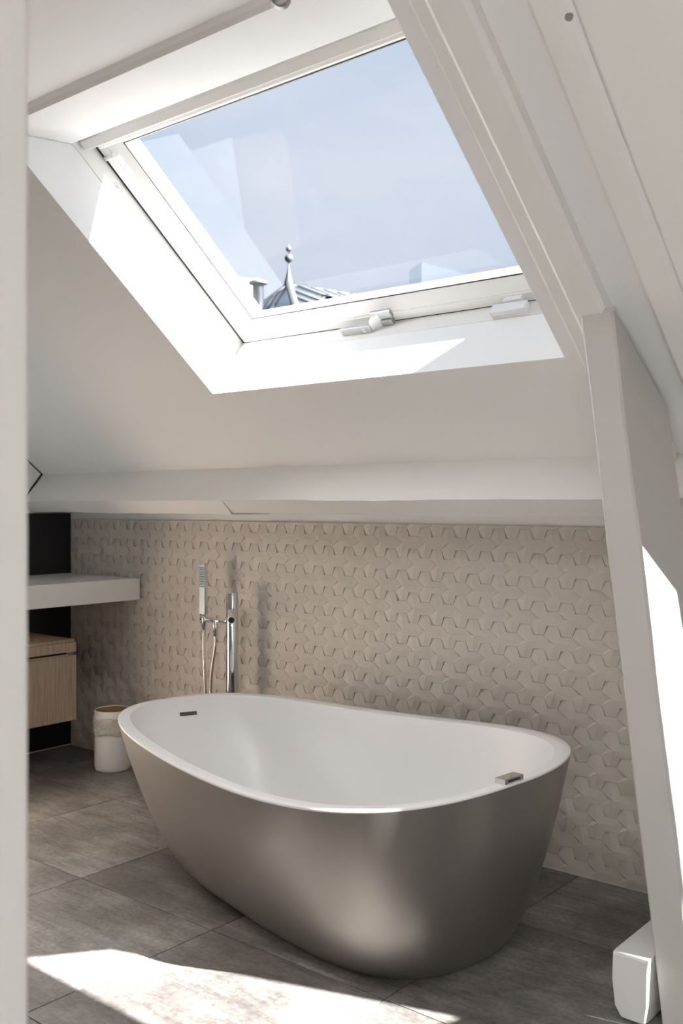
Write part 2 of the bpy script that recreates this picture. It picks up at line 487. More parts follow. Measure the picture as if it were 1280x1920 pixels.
# purlin along the foot of the slope: two lengths of hand-hewn timber
def wavy_prism(name, sec, x0, x1, n, material, amp=.004, kind=None, seed=1, parent=None, skew=0):
    rnd = random.Random(seed)
    V, Fc = [], []
    k = len(sec)
    ph = [rnd.uniform(0, 6) for _ in sec]
    for i in range(n + 1):
        x = x0 + (x1 - x0) * i / n
        for j, (a, b) in enumerate(sec):
            d = amp * (math.sin(2.3 * x + ph[j]) * .6 + math.sin(6.1 * x + 2 * ph[j]) * .4 + rnd.uniform(-.25, .25))
            sk = skew * (b - sec[0][1]) if i in (0,) else 0
            V.append((x + sk, a + d * .6, b + d))
    for i in range(n):
        for j in range(k):
            Fc.append((i * k + j, i * k + (j + 1) % k, (i + 1) * k + (j + 1) % k, (i + 1) * k + j))
    Fc.append(tuple(range(k))); Fc.append(tuple(range(n * k, n * k + k)))
    return mesh_obj(name, V, Fc, material, parent, kind=kind)
P_sec = [(3.06, 1.470), (2.922, 1.318), (2.990, 1.262), (NW + .05, 1.262), (NW + .05, 1.330)]
wavy_prism('trim_2', P_sec, -3.09, -.66, 32, M['timber'], .0045, 'structure', 3, skew=.5)
P_sec2 = [(3.06, 1.470), (2.925, 1.316), (2.985, 1.258), (NW + .05, 1.262), (NW + .05, 1.330)]
wavy_prism('trim_3', P_sec2, -4.585, -3.085, 24, M['timber'], .004, 'structure', 5)
# black strips painted in as shadow lines round the upper end wall
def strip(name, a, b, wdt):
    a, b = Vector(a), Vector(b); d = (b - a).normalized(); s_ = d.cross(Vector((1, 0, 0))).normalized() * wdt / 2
    return hexa(name, [a - s_, b - s_, b + s_, a + s_], [p_ + Vector((.004, 0, 0)) for p_ in (a - s_, b - s_, b + s_, a + s_)], M['gap_shade'], kind='structure')
strip('trim_shade_4', (-4.592, 3.045, 1.462), (-4.592, 1.8, 1.462 + SL * 1.245), .010)
strip('trim_shade_5', (-4.592, 3.050, 1.470), (-4.592, 2.915, 1.300), .010)

# rafters right of the roof window
def rafter(name, x0, x1, d, n0, n1, seed):
    rnd = random.Random(seed)
    k = 40; V, Fc = [], []
    for i in range(k + 1):
        n = n0 + (n1 - n0) * i / k
        wob = [.0016 * math.sin(5 * n + j * 1.7 + seed) + rnd.uniform(-.0007, .0007) for j in range(4)]
        sec = [(x0 + .002 + wob[0], CI + .02), (x0 + wob[1], CI - d + .012), (x0 + .012, CI - d + wob[1]),
               (x1 - .012, CI - d + wob[2]), (x1 + wob[2], CI - d + .012), (x1 + wob[3], CI + .02)]
        for x, c in sec: V.append((x, n, c - SL * n))
    q = 6
    for i in range(k):
        for j in range(q): Fc.append((i * q + j, i * q + (j + 1) % q, (i + 1) * q + (j + 1) % q, (i + 1) * q + j))
    Fc.append(tuple(range(q))); Fc.append(tuple(range(k * q, k * q + q)))
    return mesh_obj(name, V, Fc, M['timber'], kind='structure')
rafter('trim_6', -1.268, -1.168, .058, 1.60, 3.04, 1)
rafter('trim_7', -1.331, -1.262, .012, 1.745, 3.06, 2)
trim_8 = rafter('trim_8', -1.055, -.960, .042, 1.745, 3.06, 3)
rafter('trim_9', -.964, -.66, .034, 1.745, 3.06, 4)

d_ = pix(1066, 32); t_ = (CI - .042 - H) / (d_.z + SL * d_.y); kp = Vector((0, 0, H)) + d_ * t_
kn = Vector((0, -.6355, -.772))
tube('nail_hole', [kp + kn * .0015, kp - kn * .01], .009, M['nail'], trim_8, smooth=False)
# leaning post and its boxed side
def post_pt(z, dx, dn):
    return (-.957 - .281 * z / 1.785 + dx, 2.398 + .136 * z / 1.785 + dn, z)
V, Fc = [], []
k = 40; rnd = random.Random(9)
for i in range(k + 1):
    z = i / k
    for dx, dn in ((0, .006), (.006, 0), (.088, 0), (.094, .006), (.094, .316), (0, .316)):
        top = (CI - .05 - SL * (2.398 + .136 + dn))
        zz = z * top
        w_ = .0014 * math.sin(9 * zz + dx * 40) + rnd.uniform(-.0006, .0006)
        p_ = post_pt(zz, dx + w_, dn)
        V.append(p_)
for i in range(k):
    for j in range(6): Fc.append((i * 6 + j, i * 6 + (j + 1) % 6, (i + 1) * 6 + (j + 1) % 6, (i + 1) * 6 + j))
Fc.append(tuple(range(6))); Fc.append(tuple(range(k * 6, k * 6 + 6)))
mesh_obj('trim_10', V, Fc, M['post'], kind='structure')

# tie-beam end on the floor beside the post: tapered, rounded foot
B = [(-1.078, .166), (-1.080, .10), (-1.072, .03), (-1.055, .004), (-1.045, 0), (-1.002, 0), (-.992, .006), (-.986, .05), (-.985, .166)]
V, Fc = [], []
ns = [2.376, 2.384, 2.40, 2.55, 2.72, 2.90, 3.19]
for i, n in enumerate(ns):
    sh = (.010, .003, 0, 0, 0, 0, 0)[i]
    for x, z in B:
        cx_, cz_ = -1.032, .085
        f = 1 - sh * 6
        V.append((cx_ + (x - cx_) * f, n, cz_ + (z - cz_) * f if z > .0001 else z + (0 if i > 1 else .004 * (2 - i))))
q = len(B)
for i in range(len(ns) - 1):
    for j in range(q): Fc.append((i * q + j, i * q + (j + 1) % q, (i + 1) * q + (j + 1) % q, (i + 1) * q + j))
Fc.append(tuple(range(q))); Fc.append(tuple(range((len(ns) - 1) * q, len(ns) * q)))
mesh_obj('trim_11', V, Fc, M['timber'], kind='structure')

# ------------------------------------------------------------------ relief tiles on the back wall
PX, PZ = .1105, .08615
cell = [(-.021, .061, 2), (-.006, .061, 6), (.021, .061, 4.5), (-.0345, .025, 4), (-.0345, 0, 4.5), (-.0345, -.025, 4), (.011, 0, 13),
        (.0345, .025, 8.5), (.0345, 0, 10.5), (.0345, -.025, 8.5), (.076, .025, 4), (.076, 0, 4.5), (.076, -.025, 4),
        (-.021, -.061, 2), (-.006, -.061, 6), (.021, -.061, 4.5), (-.011, 0, 3.5)]
top_f = [(3, 4, 16), (4, 5, 16), (3, 16, 6), (3, 6, 1), (3, 1, 0), (5, 6, 16), (5, 14, 6), (5, 13, 14),
         (1, 6, 2), (2, 6, 7), (7, 6, 8), (8, 6, 9), (9, 6, 15), (15, 6, 14), (7, 8, 11, 10), (8, 9, 12, 11)]
rim_l = [0, 1, 2, 7, 10, 11, 12, 9, 15, 14, 13, 5, 4, 3]
def cell_bm(z_lo=None, z_hi=None, x_lo=None, x_hi=None):
    bm = bmesh.new()
    vs = [bm.verts.new((x, -h * .001 - .0005, z * .992)) for x, z, h in cell]
    tops = [bm.faces.new([vs[i] for i in f]) for f in top_f]
    for f in tops:                           # face the room
        f.normal_update()
        if f.normal.y > 0: f.normal_flip()
    edges = [(rim_l[i], rim_l[(i + 1) % len(rim_l)]) for i in range(len(rim_l))]
    for i, j in edges:
        if (i, j) in ((10, 11), (11, 12), (5, 4), (4, 3)): continue
        a_, b_ = vs[i].co, vs[j].co
        q = [bm.verts.new(a_), bm.verts.new(b_), bm.verts.new((b_.x, .002, b_.z)), bm.verts.new((a_.x, .002, a_.z))]
        f = bm.faces.new(q); f.normal_update()
        c_ = (a_ + b_) / 2
        if f.normal.x * (c_.x - .0207) + f.normal.z * c_.z < 0: f.normal_flip()
    for lim, ax, sg in ((z_lo, 2, 1), (z_hi, 2, -1), (x_lo, 0, 1), (x_hi, 0, -1)):
        if lim is None: continue
        co = [0, 0, 0]; co[ax] = lim; no = [0, 0, 0]; no[ax] = sg
        bmesh.ops.bisect_plane(bm, geom=list(bm.verts) + list(bm.edges) + list(bm.faces), plane_co=co, plane_no=no, clear_inner=True)
    return bm
cells = []
for j in range(-1, 14):
    zc = .115 + PZ * j
    for i in range(-30, 8):
        xx = -1.5695 + PX * i + (PX / 2 if j % 2 else 0)
        if xx + .076 < XL + .004 or xx - .0345 > -.92: continue
        cells.append((xx, zc, j))
def behind_tub(x, z):
    P = Vector((x, NW, z)); d = P - Vector((0, 0, H))
    Xc = CT * d.x + ST * d.y; Zc = -ST * d.x + CT * d.y
    u, v = 640 + 1860 * Xc / Zc, 946 - 1860 * d.z / Zc
    if u > 1190: return True
    if 220 < u < 1060 and v > 1300 + max(0, (u - 450) * .13) + 12: return True
    if u < 270 and 1085 < v < 1130: return True
    return False
def rank(c_): return (behind_tub(c_[0], c_[1]), (Vector((c_[0], NW, c_[1])) - Vector((0, 0, H))).length)
cells.sort(key=rank)
cache = {}
rest = bmesh.new()
for idx, (xx, zc, j) in enumerate(cells):
    z_lo = round(-zc + .002, 4) if zc - .061 < 0 else None
    z_hi = round(1.222 - zc, 4) if zc + .061 > 1.222 else None
    x_lo = round(XL + .001 - xx, 4) if xx - .0345 < XL else None
    x_hi = None
    key = (z_lo, z_hi, x_lo, x_hi)
    if idx < 300:
        if key not in cache:
            bm = cell_bm(*key)
            if not bm.verts: bm.free(); continue
            me = bpy.data.meshes.new('wall_tile'); bm.to_mesh(me); bm.free(); me.materials.append(M['tile']); cache[key] = me
        o = bpy.data.objects.new('wall_tile', cache[key]); link(o, wall_back)
        o.location = (xx, NW - .003, zc)
    else:
        bm = cell_bm(*key)
        bmesh.ops.translate(bm, verts=bm.verts, vec=(xx, NW - .003, zc))
        me = bpy.data.meshes.new('tmp'); bm.to_mesh(me); bm.free(); rest.from_mesh(me); bpy.data.meshes.remove(me)
bm_obj('wall_tile_field', rest, M['tile'], wall_back, kind='stuff')

# ------------------------------------------------------------------ roof window
al = math.atan(SL); ca, sa = math.cos(al), math.sin(al)
def W(u, v, w_): return Vector((HX0 + u, NF - v * ca + w_ * sa, CF - SL * NF + v * sa + w_ * ca))
window_1 = empty('window_1', (0, 0, 0), kind='structure')
def ring(name, u0, u1, v0, v1, prof, material, parent, smooth=False):
    V, Fc = [], []
    for ins, w_ in prof:
        for u, v in ((u0 + ins, v0 + ins), (u1 - ins, v0 + ins), (u1 - ins, v1 - ins), (u0 + ins, v1 - ins)): V.append(W(u, v, w_))
    m = len(prof)
    for i in range(m):
        j = (i + 1) % m
        for k_ in range(4):
            l_ = (k_ + 1) % 4
            Fc.append((i * 4 + k_, i * 4 + l_, j * 4 + l_, j * 4 + k_))
    return mesh_obj(name, V, Fc, material, parent)
def wbox(name, u0, u1, v0, v1, w0, w1, material, parent, bev=0):
    lo = [W(u0, v0, w0), W(u1, v0, w0), W(u1, v1, w0), W(u0, v1, w0)]
    hi = [W(u0, v0, w1), W(u1, v0, w1), W(u1, v1, w1), W(u0, v1, w1)]
    return hexa(name, lo, hi, material, parent, bev=bev)
UW = HX1 - HX0
ring('window_frame', -.03, UW + .03, -.03, 1.05, [(0, .16), (0, .0), (.030, .0), (.0315, .003), (.0335, .003), (.034, .16)], M['frame'], window_1)
ring('joint_shade', .003, UW - .003, -.004, 1.008, [(0, .10), (0, .0735), (.0105, .0735), (.0105, .10)], M['gap_shade'], window_1)  # black ring painting the shade between frame and sash
sash = ring('sash', .014, UW - .014, .006, .994, [(0, .215), (0, .076), (.003, .071), (.034, .071), (.037, .074), (.0375, .078), (.041, .078), (.078, .116), (.084, .116), (.084, .124), (.036, .222), (0, .222)], M['frame'], window_1)
ring('glazing_seal', .010, UW - .010, .002, .998, [(.0815, .1145), (.0850, .1145), (.0850, .124), (.0815, .124)], M['rubber'], sash)
pane_o = mesh_obj('glass_pane', [W(.08, .07, .121), W(UW - .08, .07, .121), W(UW - .08, .93, .121), W(.08, .93, .121)], [(0, 1, 2, 3)], M['glass'], window_1)
wbox('ventilation_flap', .016, UW - .016, .968, 1.004, .018, .068, M['frame'], window_1, .004)
wbox('flap_rail', .05, UW - .05, .945, .967, .050, .075, M['frame'], window_1, .003)
tube('hinge_pin', [W(.012, .90, .074), W(.060, .90, .074)], .010, M['frame'], window_1)
for v in (.12, .80):
    tube('screw_cap', [W(.0, v, .040), W(.0075, v, .040)], .006, M['alu'], window_1, smooth=False)
# handle: grey lever, white wedge hub, bracket, lock cylinder
hd = wbox('handle', .560, .700, .004, .036, .026, .038, M['alu'], window_1, .002)
hexa('handle_hub', [W(.685, .000, .022), W(.742, .022, .058), W(.742, .060, .062), W(.705, .052, .034)],
     [W(.685, .000, .038), W(.742, .022, .070), W(.742, .060, .074), W(.705, .052, .060)], M['frame'], hd, bev=.002)
wbox('bracket', .700, .790, .032, .064, .056, .074, M['alu'], hd, .003)
wbox('latch', .735, .785, .004, .030, .050, .072, M['alu'], hd, .003)
tube('lock_cylinder', [W(.668, .018, .0235), W(.668, .018, .028)], .009, M['chrome'], hd)
# alarm contact on frame and sash
sensor = empty('alarm_sensor', tuple(W(1.272, .02, .03)), 'small white two-piece alarm contact on lower window frame', 'sensor')
s1 = wbox('transmitter', 1.208, 1.338, .014, .036, .004, .044, M['plastic'], None, .004)
s1b = wbox('base_plate', 1.211, 1.335, .0042, .013, .006, .042, M['plastic'], None, .001)
s2 = wbox('magnet', 1.245, 1.312, .016, .040, .048, .0705, M['plastic'], None, .003)
adopt(sensor, s1, s1b, s2)

# recessed spotlight at the head of the slope
sp = Vector((0, 0, H)) + pix(524, -4) * 2.40
spot_n = Vector((0, -sa, -ca))
bm = bmesh.new()
Vv, Ff = lathe([(.030, -.004), (.030, .004), (.022, .006), (.020, -.002)], 28)
spot = mesh_obj('downlight', Vv, Ff + [], M['alu'], smooth=False)
Vv, Ff = lathe([(.021, 0), (.0005, 0)], 28)
lens = mesh_obj('lamp_lens', Vv, Ff, M['satin'], spot)
nn = sp.y
spot.location = (sp.x, 1.752, CI - SL * 1.752)
spot.rotation_euler = spot_n.to_track_quat('Z', 'Y').to_euler()
tag(spot, 'round recessed metal spotlight above the roof window', 'spotlight')

# fill lights added out of view in the flat ceiling over the bath
for i, x in enumerate((-2.7, -1.7)):
    Vv, Ff = lathe([(.046, -.004), (.046, .002), (.036, .004), (.034, -.006)], 28)
    o = mesh_obj('fill_spotlight', Vv, Ff, M['alu'])
    o.location = (x, 1.30, ZC - .001)
    Vv, Ff = lathe([(.034, 0), (.0005, 0)], 28)
    mesh_obj('lamp_lens', Vv, Ff, M['fill_lens'], o)
    tag(o, ('added fill spotlight in the flat ceiling, the one nearer the counter', 'added fill spotlight in the flat ceiling, the one nearer the leaning post')[i], 'spotlight', 'added fill lights over the bath')
    ld = bpy.data.lights.new('fill_lamp', 'SPOT'); ld.energy = FILL; ld.spot_size = math.radians(150); ld.spot_blend = 1; ld.shadow_soft_size = .05
    ld.color = (1, .985, .96)
    lo_ = bpy.data.objects.new('fill_lamp', ld); COL.objects.link(lo_); lo_.parent = o; lo_.location = (0, 0, -.02)

# ------------------------------------------------------------------ bathtub
TP = [-2.20975, 2.50859, 0.90316, 0.47558, -0.17924, 0.52434, 0.02241, 0.01742, 1.00426, 0.11711, 0.02451, 0.66829, 0.58591, 1.03354, 0.10271, -0.0014, 0.01631, -0.00165, 0.30728, 0.00757, 0.8108, 0.54908]
(l0, n0, ta, tb, phi, h0, h1, h2, te, eg, hs, tsa, tsb, tq, tdl, tdn, hs2, h4, eg2, bn, te2, trr) = TP
cph, sph = math.cos(phi), math.sin(phi)
def tub_uv(t_):
    c_, s_ = math.cos(t_), math.sin(t_)
    u = ta * math.copysign(abs(c_) ** te, c_)
    v = tb * math.copysign(abs(s_) ** te2, s_) * (1 + eg * c_ + eg2 * c_ * c_) + bn * c_ * c_
    z = h0 + h1 * c_ + h2 * math.cos(2 * t_) + hs * s_ + hs2 * math.sin(2 * t_) + h4 * math.cos(4 * t_)
    return u, v, z
tub = empty('bathtub', (l0, n0, 0), 'oval freestanding bathtub, white basin in satin bronze-grey shell', 'bathtub')
NTB = 144
TS = []
# even spacing along the outline
raw = [tub_uv(2 * math.pi * i / 2880) for i in range(2880)]
acc = [0]
for a, b in zip(raw, raw[1:] + raw[:1]): acc.append(acc[-1] + math.hypot(b[0] - a[0], b[1] - a[1]))
k = 0
for i in range(NTB):
    target = acc[-1] * i / NTB
    while acc[k + 1] < target: k += 1
    TS.append(2 * math.pi * k / 2880)
RIM = [tub_uv(t_) for t_ in TS]
def uv2(u, v, z): return (cph * u - sph * v, sph * u + cph * v, z)
def loops_mesh(name, loops, material, parent, cap_end=False, smooth=True):
    V = [p_ for lp in loops for p_ in lp]; Fc = []
    for a in range(len(loops) - 1):
        for i in range(NTB):
            j = (i + 1) % NTB
            Fc.append((a * NTB + i, a * NTB + j, (a + 1) * NTB + j, (a + 1) * NTB + i))
    if cap_end:
        c_ = len(V)
        V.append(tuple(sum(p_[q_] for p_ in loops[-1]) / NTB for q_ in range(3)))
        base = (len(loops) - 1) * NTB
        for i in range(NTB): Fc.append((base + i, base + (i + 1) % NTB, c_))
    return mesh_obj(name, V, Fc, material, parent, smooth=smooth)
def shell_loop(f, extra=0.0, dz=0.0):
    g = (1 - (1 - f) ** tq) ** trr
    lp = []
    for u, v, z in RIM:
        uu = u * (tsa + (1 - tsa) * g) + tdl * (1 - g); vv = v * (tsb + (1 - tsb) * g) + tdn * (1 - g)
        r_ = math.hypot(uu, vv); s_ = (r_ - extra) / r_
        lp.append(uv2(uu * s_, vv * s_, z * f + dz))
    return lp
LIP = .007
loops = [shell_loop(1, 0, -LIP)]
for i in range(1, 27):
    f_ = (1 - i / 27) ** 2 if i < 26 else .0007
    loops.append(shell_loop(f_, 0, -LIP * f_))
loops.append(shell_loop(0, 0, 0))
shell = loops_mesh('outer_shell', loops, M['tub_shell'], tub, cap_end=True)
IU, IV = (.96037, .00306), (.88314, -.00562)
def inner_loop(f, z_drop, inset=0):
    lp = []
    for u, v, z in RIM:
        uu, vv = u * IU[0] + IU[1], v * IV[0] + IV[1]
        r_ = math.hypot(uu, vv); s_ = max(.02, (r_ - inset) / r_)
        zz = z * (1 - f) + .13 * f - z_drop
        lp.append(uv2(uu * s_ * (1 - .30 * f ** 1.8), vv * s_ * (1 - .34 * f ** 1.8), zz))
    return lp
def rim_loop(inset, dz): 
    lp = []
    for u, v, z in RIM:
        r_ = math.hypot(u, v); s_ = (r_ - inset) / r_
        lp.append(uv2(u * s_, v * s_, z + dz))
    return lp
mid = [tuple((a + b) / 2 for a, b in zip(p_, q_)) for p_, q_ in zip(rim_loop(.004, 0), inner_loop(0, 0))]
rl = [rim_loop(.014, -LIP - .010), rim_loop(0, -LIP), rim_loop(0, -.0025), rim_loop(.0025, 0), mid, inner_loop(0, 0, -.003)]
loops_mesh('rim', rl, M['tub_white'], tub)
bl = [inner_loop(0, 0, -.003), inner_loop(0, .001, -.001), inner_loop(.01, .003, 0)]
for i in range(1, 13): bl.append(inner_loop(i / 13, .003, .004 * i))
for ins in (.06, .09, .14, .22): bl.append(inner_loop(1, .003 + .02 * min(1, (ins - .05) / .1), ins))
basin = loops_mesh('basin', bl, M['tub_white'], tub, cap_end=True)
# overflow slot: found where the photo's line of sight meets the basin wall
bvh = BVHTree.FromPolygons([Vector(v.co) + Vector((l0, n0, 0)) for v in basin.data.vertices], [list(p_.vertices) for p_ in basin.data.polygons])
def hit(x, y):
    r_ = bvh.ray_cast(Vector((0, 0, H)), pix(x, y).normalized()); return r_[0], r_[1]
pa, na_ = hit(337, 1339.5); pb, nb_ = hit(369, 1336.5)
if pa and pb:
    nrm = (na_ + nb_).normalized()
    if nrm.dot(Vector((0, 0, H)) - pa) < 0: nrm = -nrm
    d = (pb - pa).normalized(); s_ = nrm.cross(d).normalized() * .0075
    o = hexa('overflow_slot', [pa - s_ - nrm * .006, pb - s_ - nrm * .006, pb + s_ - nrm * .006, pa + s_ - nrm * .006],
             [pa - s_ + nrm * .0012, pb - s_ + nrm * .0012, pb + s_ + nrm * .0012, pa + s_ + nrm * .0012], M['slot'], bev=.001)
    adopt(tub, o)
# small chrome bracket lying on the front rim
k_t = None
best = 1e9
for i, (u, v, z) in enumerate(RIM):
    p_ = Vector(uv2(u, v, z)) + Vector((l0, n0, 0)) - Vector((0, 0, H))
    Xc, Zc = CT * p_.x + ST * p_.y, -ST * p_.x + CT * p_.y
    px_, py_ = 640 + 1860 * Xc / Zc, 946 - 1860 * p_.z / Zc
    e_ = abs(px_ - 962) + abs(py_ - 1469)
    if e_ < best: best, k_t = e_, i
pr = Vector(uv2(*RIM[k_t])); pi_ = Vector(inner_loop(0, 0)[k_t])
tdir = (Vector(uv2(*RIM[(k_t + 1) % NTB])) - Vector(uv2(*RIM[k_t - 1]))).normalized()
c0 = pr.lerp(pi_, .58) + Vector((l0, n0, .001))
inn = (pi_ - pr).normalized()
def brk(a0, a1, b0, b1, z0, z1):
    f = lambda a, b, z: c0 + tdir * a + inn * b + Vector((0, 0, z))
    return ([f(a0, b0, z0), f(a1, b0, z0), f(a1, b1, z0), f(a0, b1, z0)], [f(a0, b0, z1), f(a1, b0, z1), f(a1, b1, z1), f(a0, b1, z1)])
hold = empty('headrest_clip', tuple(c0), 'small square chrome clip sitting on the bathtub rim', 'clip')
parts = [hexa('top_plate', *brk(-.036, .036, -.017, .017, .010, .014), M['chrome'], bev=.0008),
         hexa('side_plate', *brk(-.036, -.024, -.017, .017, 0, .0105), M['chrome'], bev=.0008),
         hexa('side_plate', *brk(.024, .036, -.017, .017, 0, .0105), M['chrome'], bev=.0008),
         hexa('inner_pad', *brk(-.024, .024, -.010, .012, 0, .009), M['rubber'])]
adopt(hold, *parts)

# ------------------------------------------------------------------ bath filler with hand shower
fx, fn = -3.202, 3.10
tap = empty('bath_filler', (fx, fn, 0), 'tall chrome freestanding bath filler behind the tub', 'faucet')
def T(o): adopt(tap, o); return o
R0 = .0268
Vv, Ff = lathe([(.0005, 0), (.055, 0), (.055, .010), (.050, .013), (R0, .014), (R0, .878), (R0 - .0012, .8785), (R0 - .0012, .880), (R0, .8805), (R0, .904), (R0 - .003, .907), (.0005, .907)], 40, (fx, fn, 0))
col_o = T(mesh_obj('column', Vv, Ff, M['chrome'], smooth=True))
col_o.data.polygons.foreach_set('use_smooth', [True] * len(col_o.data.polygons))
em = col_o.modifiers.new('edges', 'EDGE_SPLIT'); em.split_angle = math.radians(40)
sd = Vector((.70, -.71, 0)).normalized()
s0 = Vector((fx, fn, .827))
T(tube('spout', [s0, s0 + sd * .05 + Vector((0, 0, -.003)), s0 + sd * .15 + Vector((0, 0, -.026))], [.0165, .0165, .0165], M['chrome'], seg=24))
tip = s0 + sd * .150 + Vector((0, 0, -.026))
T(tube('aerator', [tip, tip + (sd * .001 + Vector((0, 0, -.0002)))], .0135, M['rubber'], seg=24, smooth=False))
T(tube('lever', [Vector((fx, fn, .892)) + sd * .022, Vector((fx, fn, .900)) + sd * .085], .0035, M['chrome'], seg=12))
T(tube('diverter_pin', [Vector((fx, fn, .765)) + sd * .02, Vector((fx, fn, .765)) + sd * .038], .005, M['chrome'], seg=14))
za = .7735
T(tube('arm', [(fx, fn, za), (-3.405, fn, za)], .0085, M['chrome'], seg=20))
T(tube('arm_collar', [(-3.378, fn, za), (-3.372, fn, za)], .0105, M['chrome'], seg=20))
hx = -3.382
T(tube('holder', [(hx, fn - .004, za + .016), (hx, fn - .004, za + .010), (hx, fn - .004, za - .045)], [.0115, .0125, .0095], M['chrome'], seg=20))
hsw = empty('hand_shower', (hx, fn, za), 'slim chrome stick hand shower standing upright in its holder', 'hand shower')
body_s = box('body', hx - .0195, hx + .0195, fn - .016, fn + .004, .797, 1.031, M['chrome'], bev=.0025)
face_s = box('spray_face', hx - .0175, hx + .0175, fn - .0172, fn - .0155, .800, 1.026, M['satin'])
stem = tube('stem', [(hx, fn - .005, .800), (hx, fn - .005, .7905)], .009, M['chrome'], seg=18)
adopt(hsw, body_s, face_s, stem)
nz_mesh = None
for r_ in range(12):
    for c_ in range(5):
        if nz_mesh is None:
            Vv, Ff = lathe([(.0024, 0), (.0024, .0014), (.0004, .0014)], 8)
            nz = mesh_obj('nozzle', Vv, Ff, M['rubber']); nz_mesh = nz
        else:
            nz = nz_mesh.copy(); link(nz)
        nz.parent = face_s
        nz.location = (hx - .0136 + .0068 * c_, fn - .0172, .925 + .0078 * r_)
        nz.rotation_euler = (math.pi / 2, 0, 0)
T(tube('hose_outlet', [(-3.312, fn, za), (-3.312, fn, za - .016), (-3.312, fn, za - .070)], [.0085, .0115, .009], M['chrome'], seg=18))
hose_pts = [(hx, fn - .004, za - .045), (hx - .001, fn - .004, .62), (hx + .008, fn - .003, .46), (hx + .026, fn - .002, .30), (hx + .046, fn - .002, .17), (hx + .058, fn - .001, .10),
            (hx + .063, fn, .16), (hx + .040, fn + .004, .35), (hx + .034, fn + .006, .46), (hx + .046, fn + .004, .56), (-3.314, fn + .001, .65), (-3.312, fn, za - .068)]
T(tube('shower_hose', bez(hose_pts, 10), .0068, M['chrome_hose'], seg=10))

# ------------------------------------------------------------------ washstand: counter and drawer unit
XSH = -3.965
ctr = box('washbasin_counter', XL + .001, XSH, 1.10, 3.198, .822, .930, M['counter'], bev=.003)
tag(ctr, 'thick pale floating counter slab fixed to the dark wall', 'counter')
cab = empty('drawer_cabinet', (-4.3, 2.2, .25), 'light oak wall-hung drawer cabinet below the pale counter', 'cabinet')
cx0, cx1, cn0, cn1, cz0, cz1 = XL + .001, -4.06, 1.30, 2.885, .2565, .649
pcs = [box('body', cx0, cx1 - .022, cn0, cn1, cz0, cz1 - .012, M['oak'], bev=.0015),
       box('top', cx0, cx1 - .006, cn0, cn1 - .006, cz1 - .012, cz1 - .001, M['oak'], bev=.001)]
up_f = box('drawer_front', cx1 - .022, cx1, cn0, cn1, .588, cz1 - .012 - .002, M['oak'], bev=.0012)
lo_f = box('drawer_front', cx1 - .022, cx1, cn0, cn1, cz0 + .001, .572, M['oak'], bev=.0012)
rail = box('finger_rail', cx1 - .020, cx1 + .006, cn0 + .03, cn1 - .045, .5735, .5785, M['oak'])
gapb = box('groove_shade', cx1 - .030, cx1 - .018, cn0 + .03, cn1 - .045, .573, .588, M['gap_shade'])  # black filler painting the shade behind the finger rail
adopt(cab, *pcs, up_f, lo_f, rail, gapb)

# ------------------------------------------------------------------ waste bin
bx, bn_, br, bh = -3.985, 3.045, .0895, .294
bin_o = empty('waste_bin', (bx, bn_, 0), 'round white waste bin with a bag folded over its rim', 'bin')
Vv, Ff = lathe([(.001, .0), (br - .012, .0), (br - .006, .003), (br - .004, .010), (br - .0045, .0115), (br - .0015, .013), (br, .02), (br, bh - .003), (br - .002, bh), (br - .005, bh), (br - .006, bh - .004)], 56)
b1 = mesh_obj('body', Vv, Ff, M['bin'], bin_o, smooth=True)
b1.modifiers.new('edges', 'EDGE_SPLIT').split_angle = math.radians(35)
Vv, Ff = lathe([(br - .0055, bh - .003), (br - .008, .02), (.001, .02)], 56)
mesh_obj('inner_liner', Vv, Ff, M['bin_in'], bin_o, smooth=True)
V, Fc = [], []
rnd = random.Random(4)
seg = 72; rows = [(.262, .0012), (.256, .005), (.245, .0065), (.225, .0060), (.20, .0075), (.188, .0095), (.182, .0080)]
for k, (z, o_) in enumerate(rows):
    for i in range(seg):
        a = 2 * math.pi * i / seg
        wr = .0022 * math.sin(7 * a + k * .9) + .0016 * math.sin(17 * a - k * 1.3) + rnd.uniform(-.0009, .0009)
        blob = .015 * math.exp(-((a - math.pi * 1.13) / .16) ** 2) * (1 if 0 < k < 6 else .5)
        r_ = br + max(.0008, o_ + wr * (k > 0)) + blob
        V.append((r_ * math.cos(a), r_ * math.sin(a), z + (.004 * math.sin(5 * a + k) if k in (0, 6) else 0)))
for k in range(len(rows) - 1):
    for i in range(seg):
        j = (i + 1) % seg
        Fc.append((k * seg + i, k * seg + j, (k + 1) * seg + j, (k + 1) * seg + i))
mesh_obj('bag_cuff', V, Fc, M['bag'], bin_o, smooth=True)

# ------------------------------------------------------------------ roofs seen through the window
D0 = 14.0
def A(x, y, dz=0): return at_depth(x, y, D0 + dz)
bld = empty('zinc_roof_turret', tuple(A(541, 700)), 'grey zinc turret roof with ball finial beyond the window', 'building')
apex = A(541, 532)
cl, cf, crt, cb = A(395, 640, 1.5), A(590, 700, -2.2), A(860, 592, 3.0), A(640, 562, 6.0)
roof = mesh_obj('roof', [apex, cl, cf, crt, cb], [(0, 1, 2), (0, 2, 3), (0, 3, 4), (0, 4, 1)], M['zinc'])
parts = [roof]
parts.append(tube('hip_ridge', [apex, apex.lerp(cf, .5), cf], [.055, .06, .07], M['zinc_dark'], seg=10))
parts.append(tube('hip_ridge', [apex, cl], .03, M['zinc'], seg=8))
parts.append(tube('hip_ridge', [apex, crt], .035, M['zinc'], seg=8))
up_ = Vector((0, 0, .02))
dr = (cf - apex) * .25 + (crt - apex) * .45
for i in range(0, 7):
    a = apex.lerp(crt, .02 + i / 8 * .55)
    parts.append(tube('standing_seam', [a + up_, a + dr + up_], .022, M['zinc_dark'], seg=6))
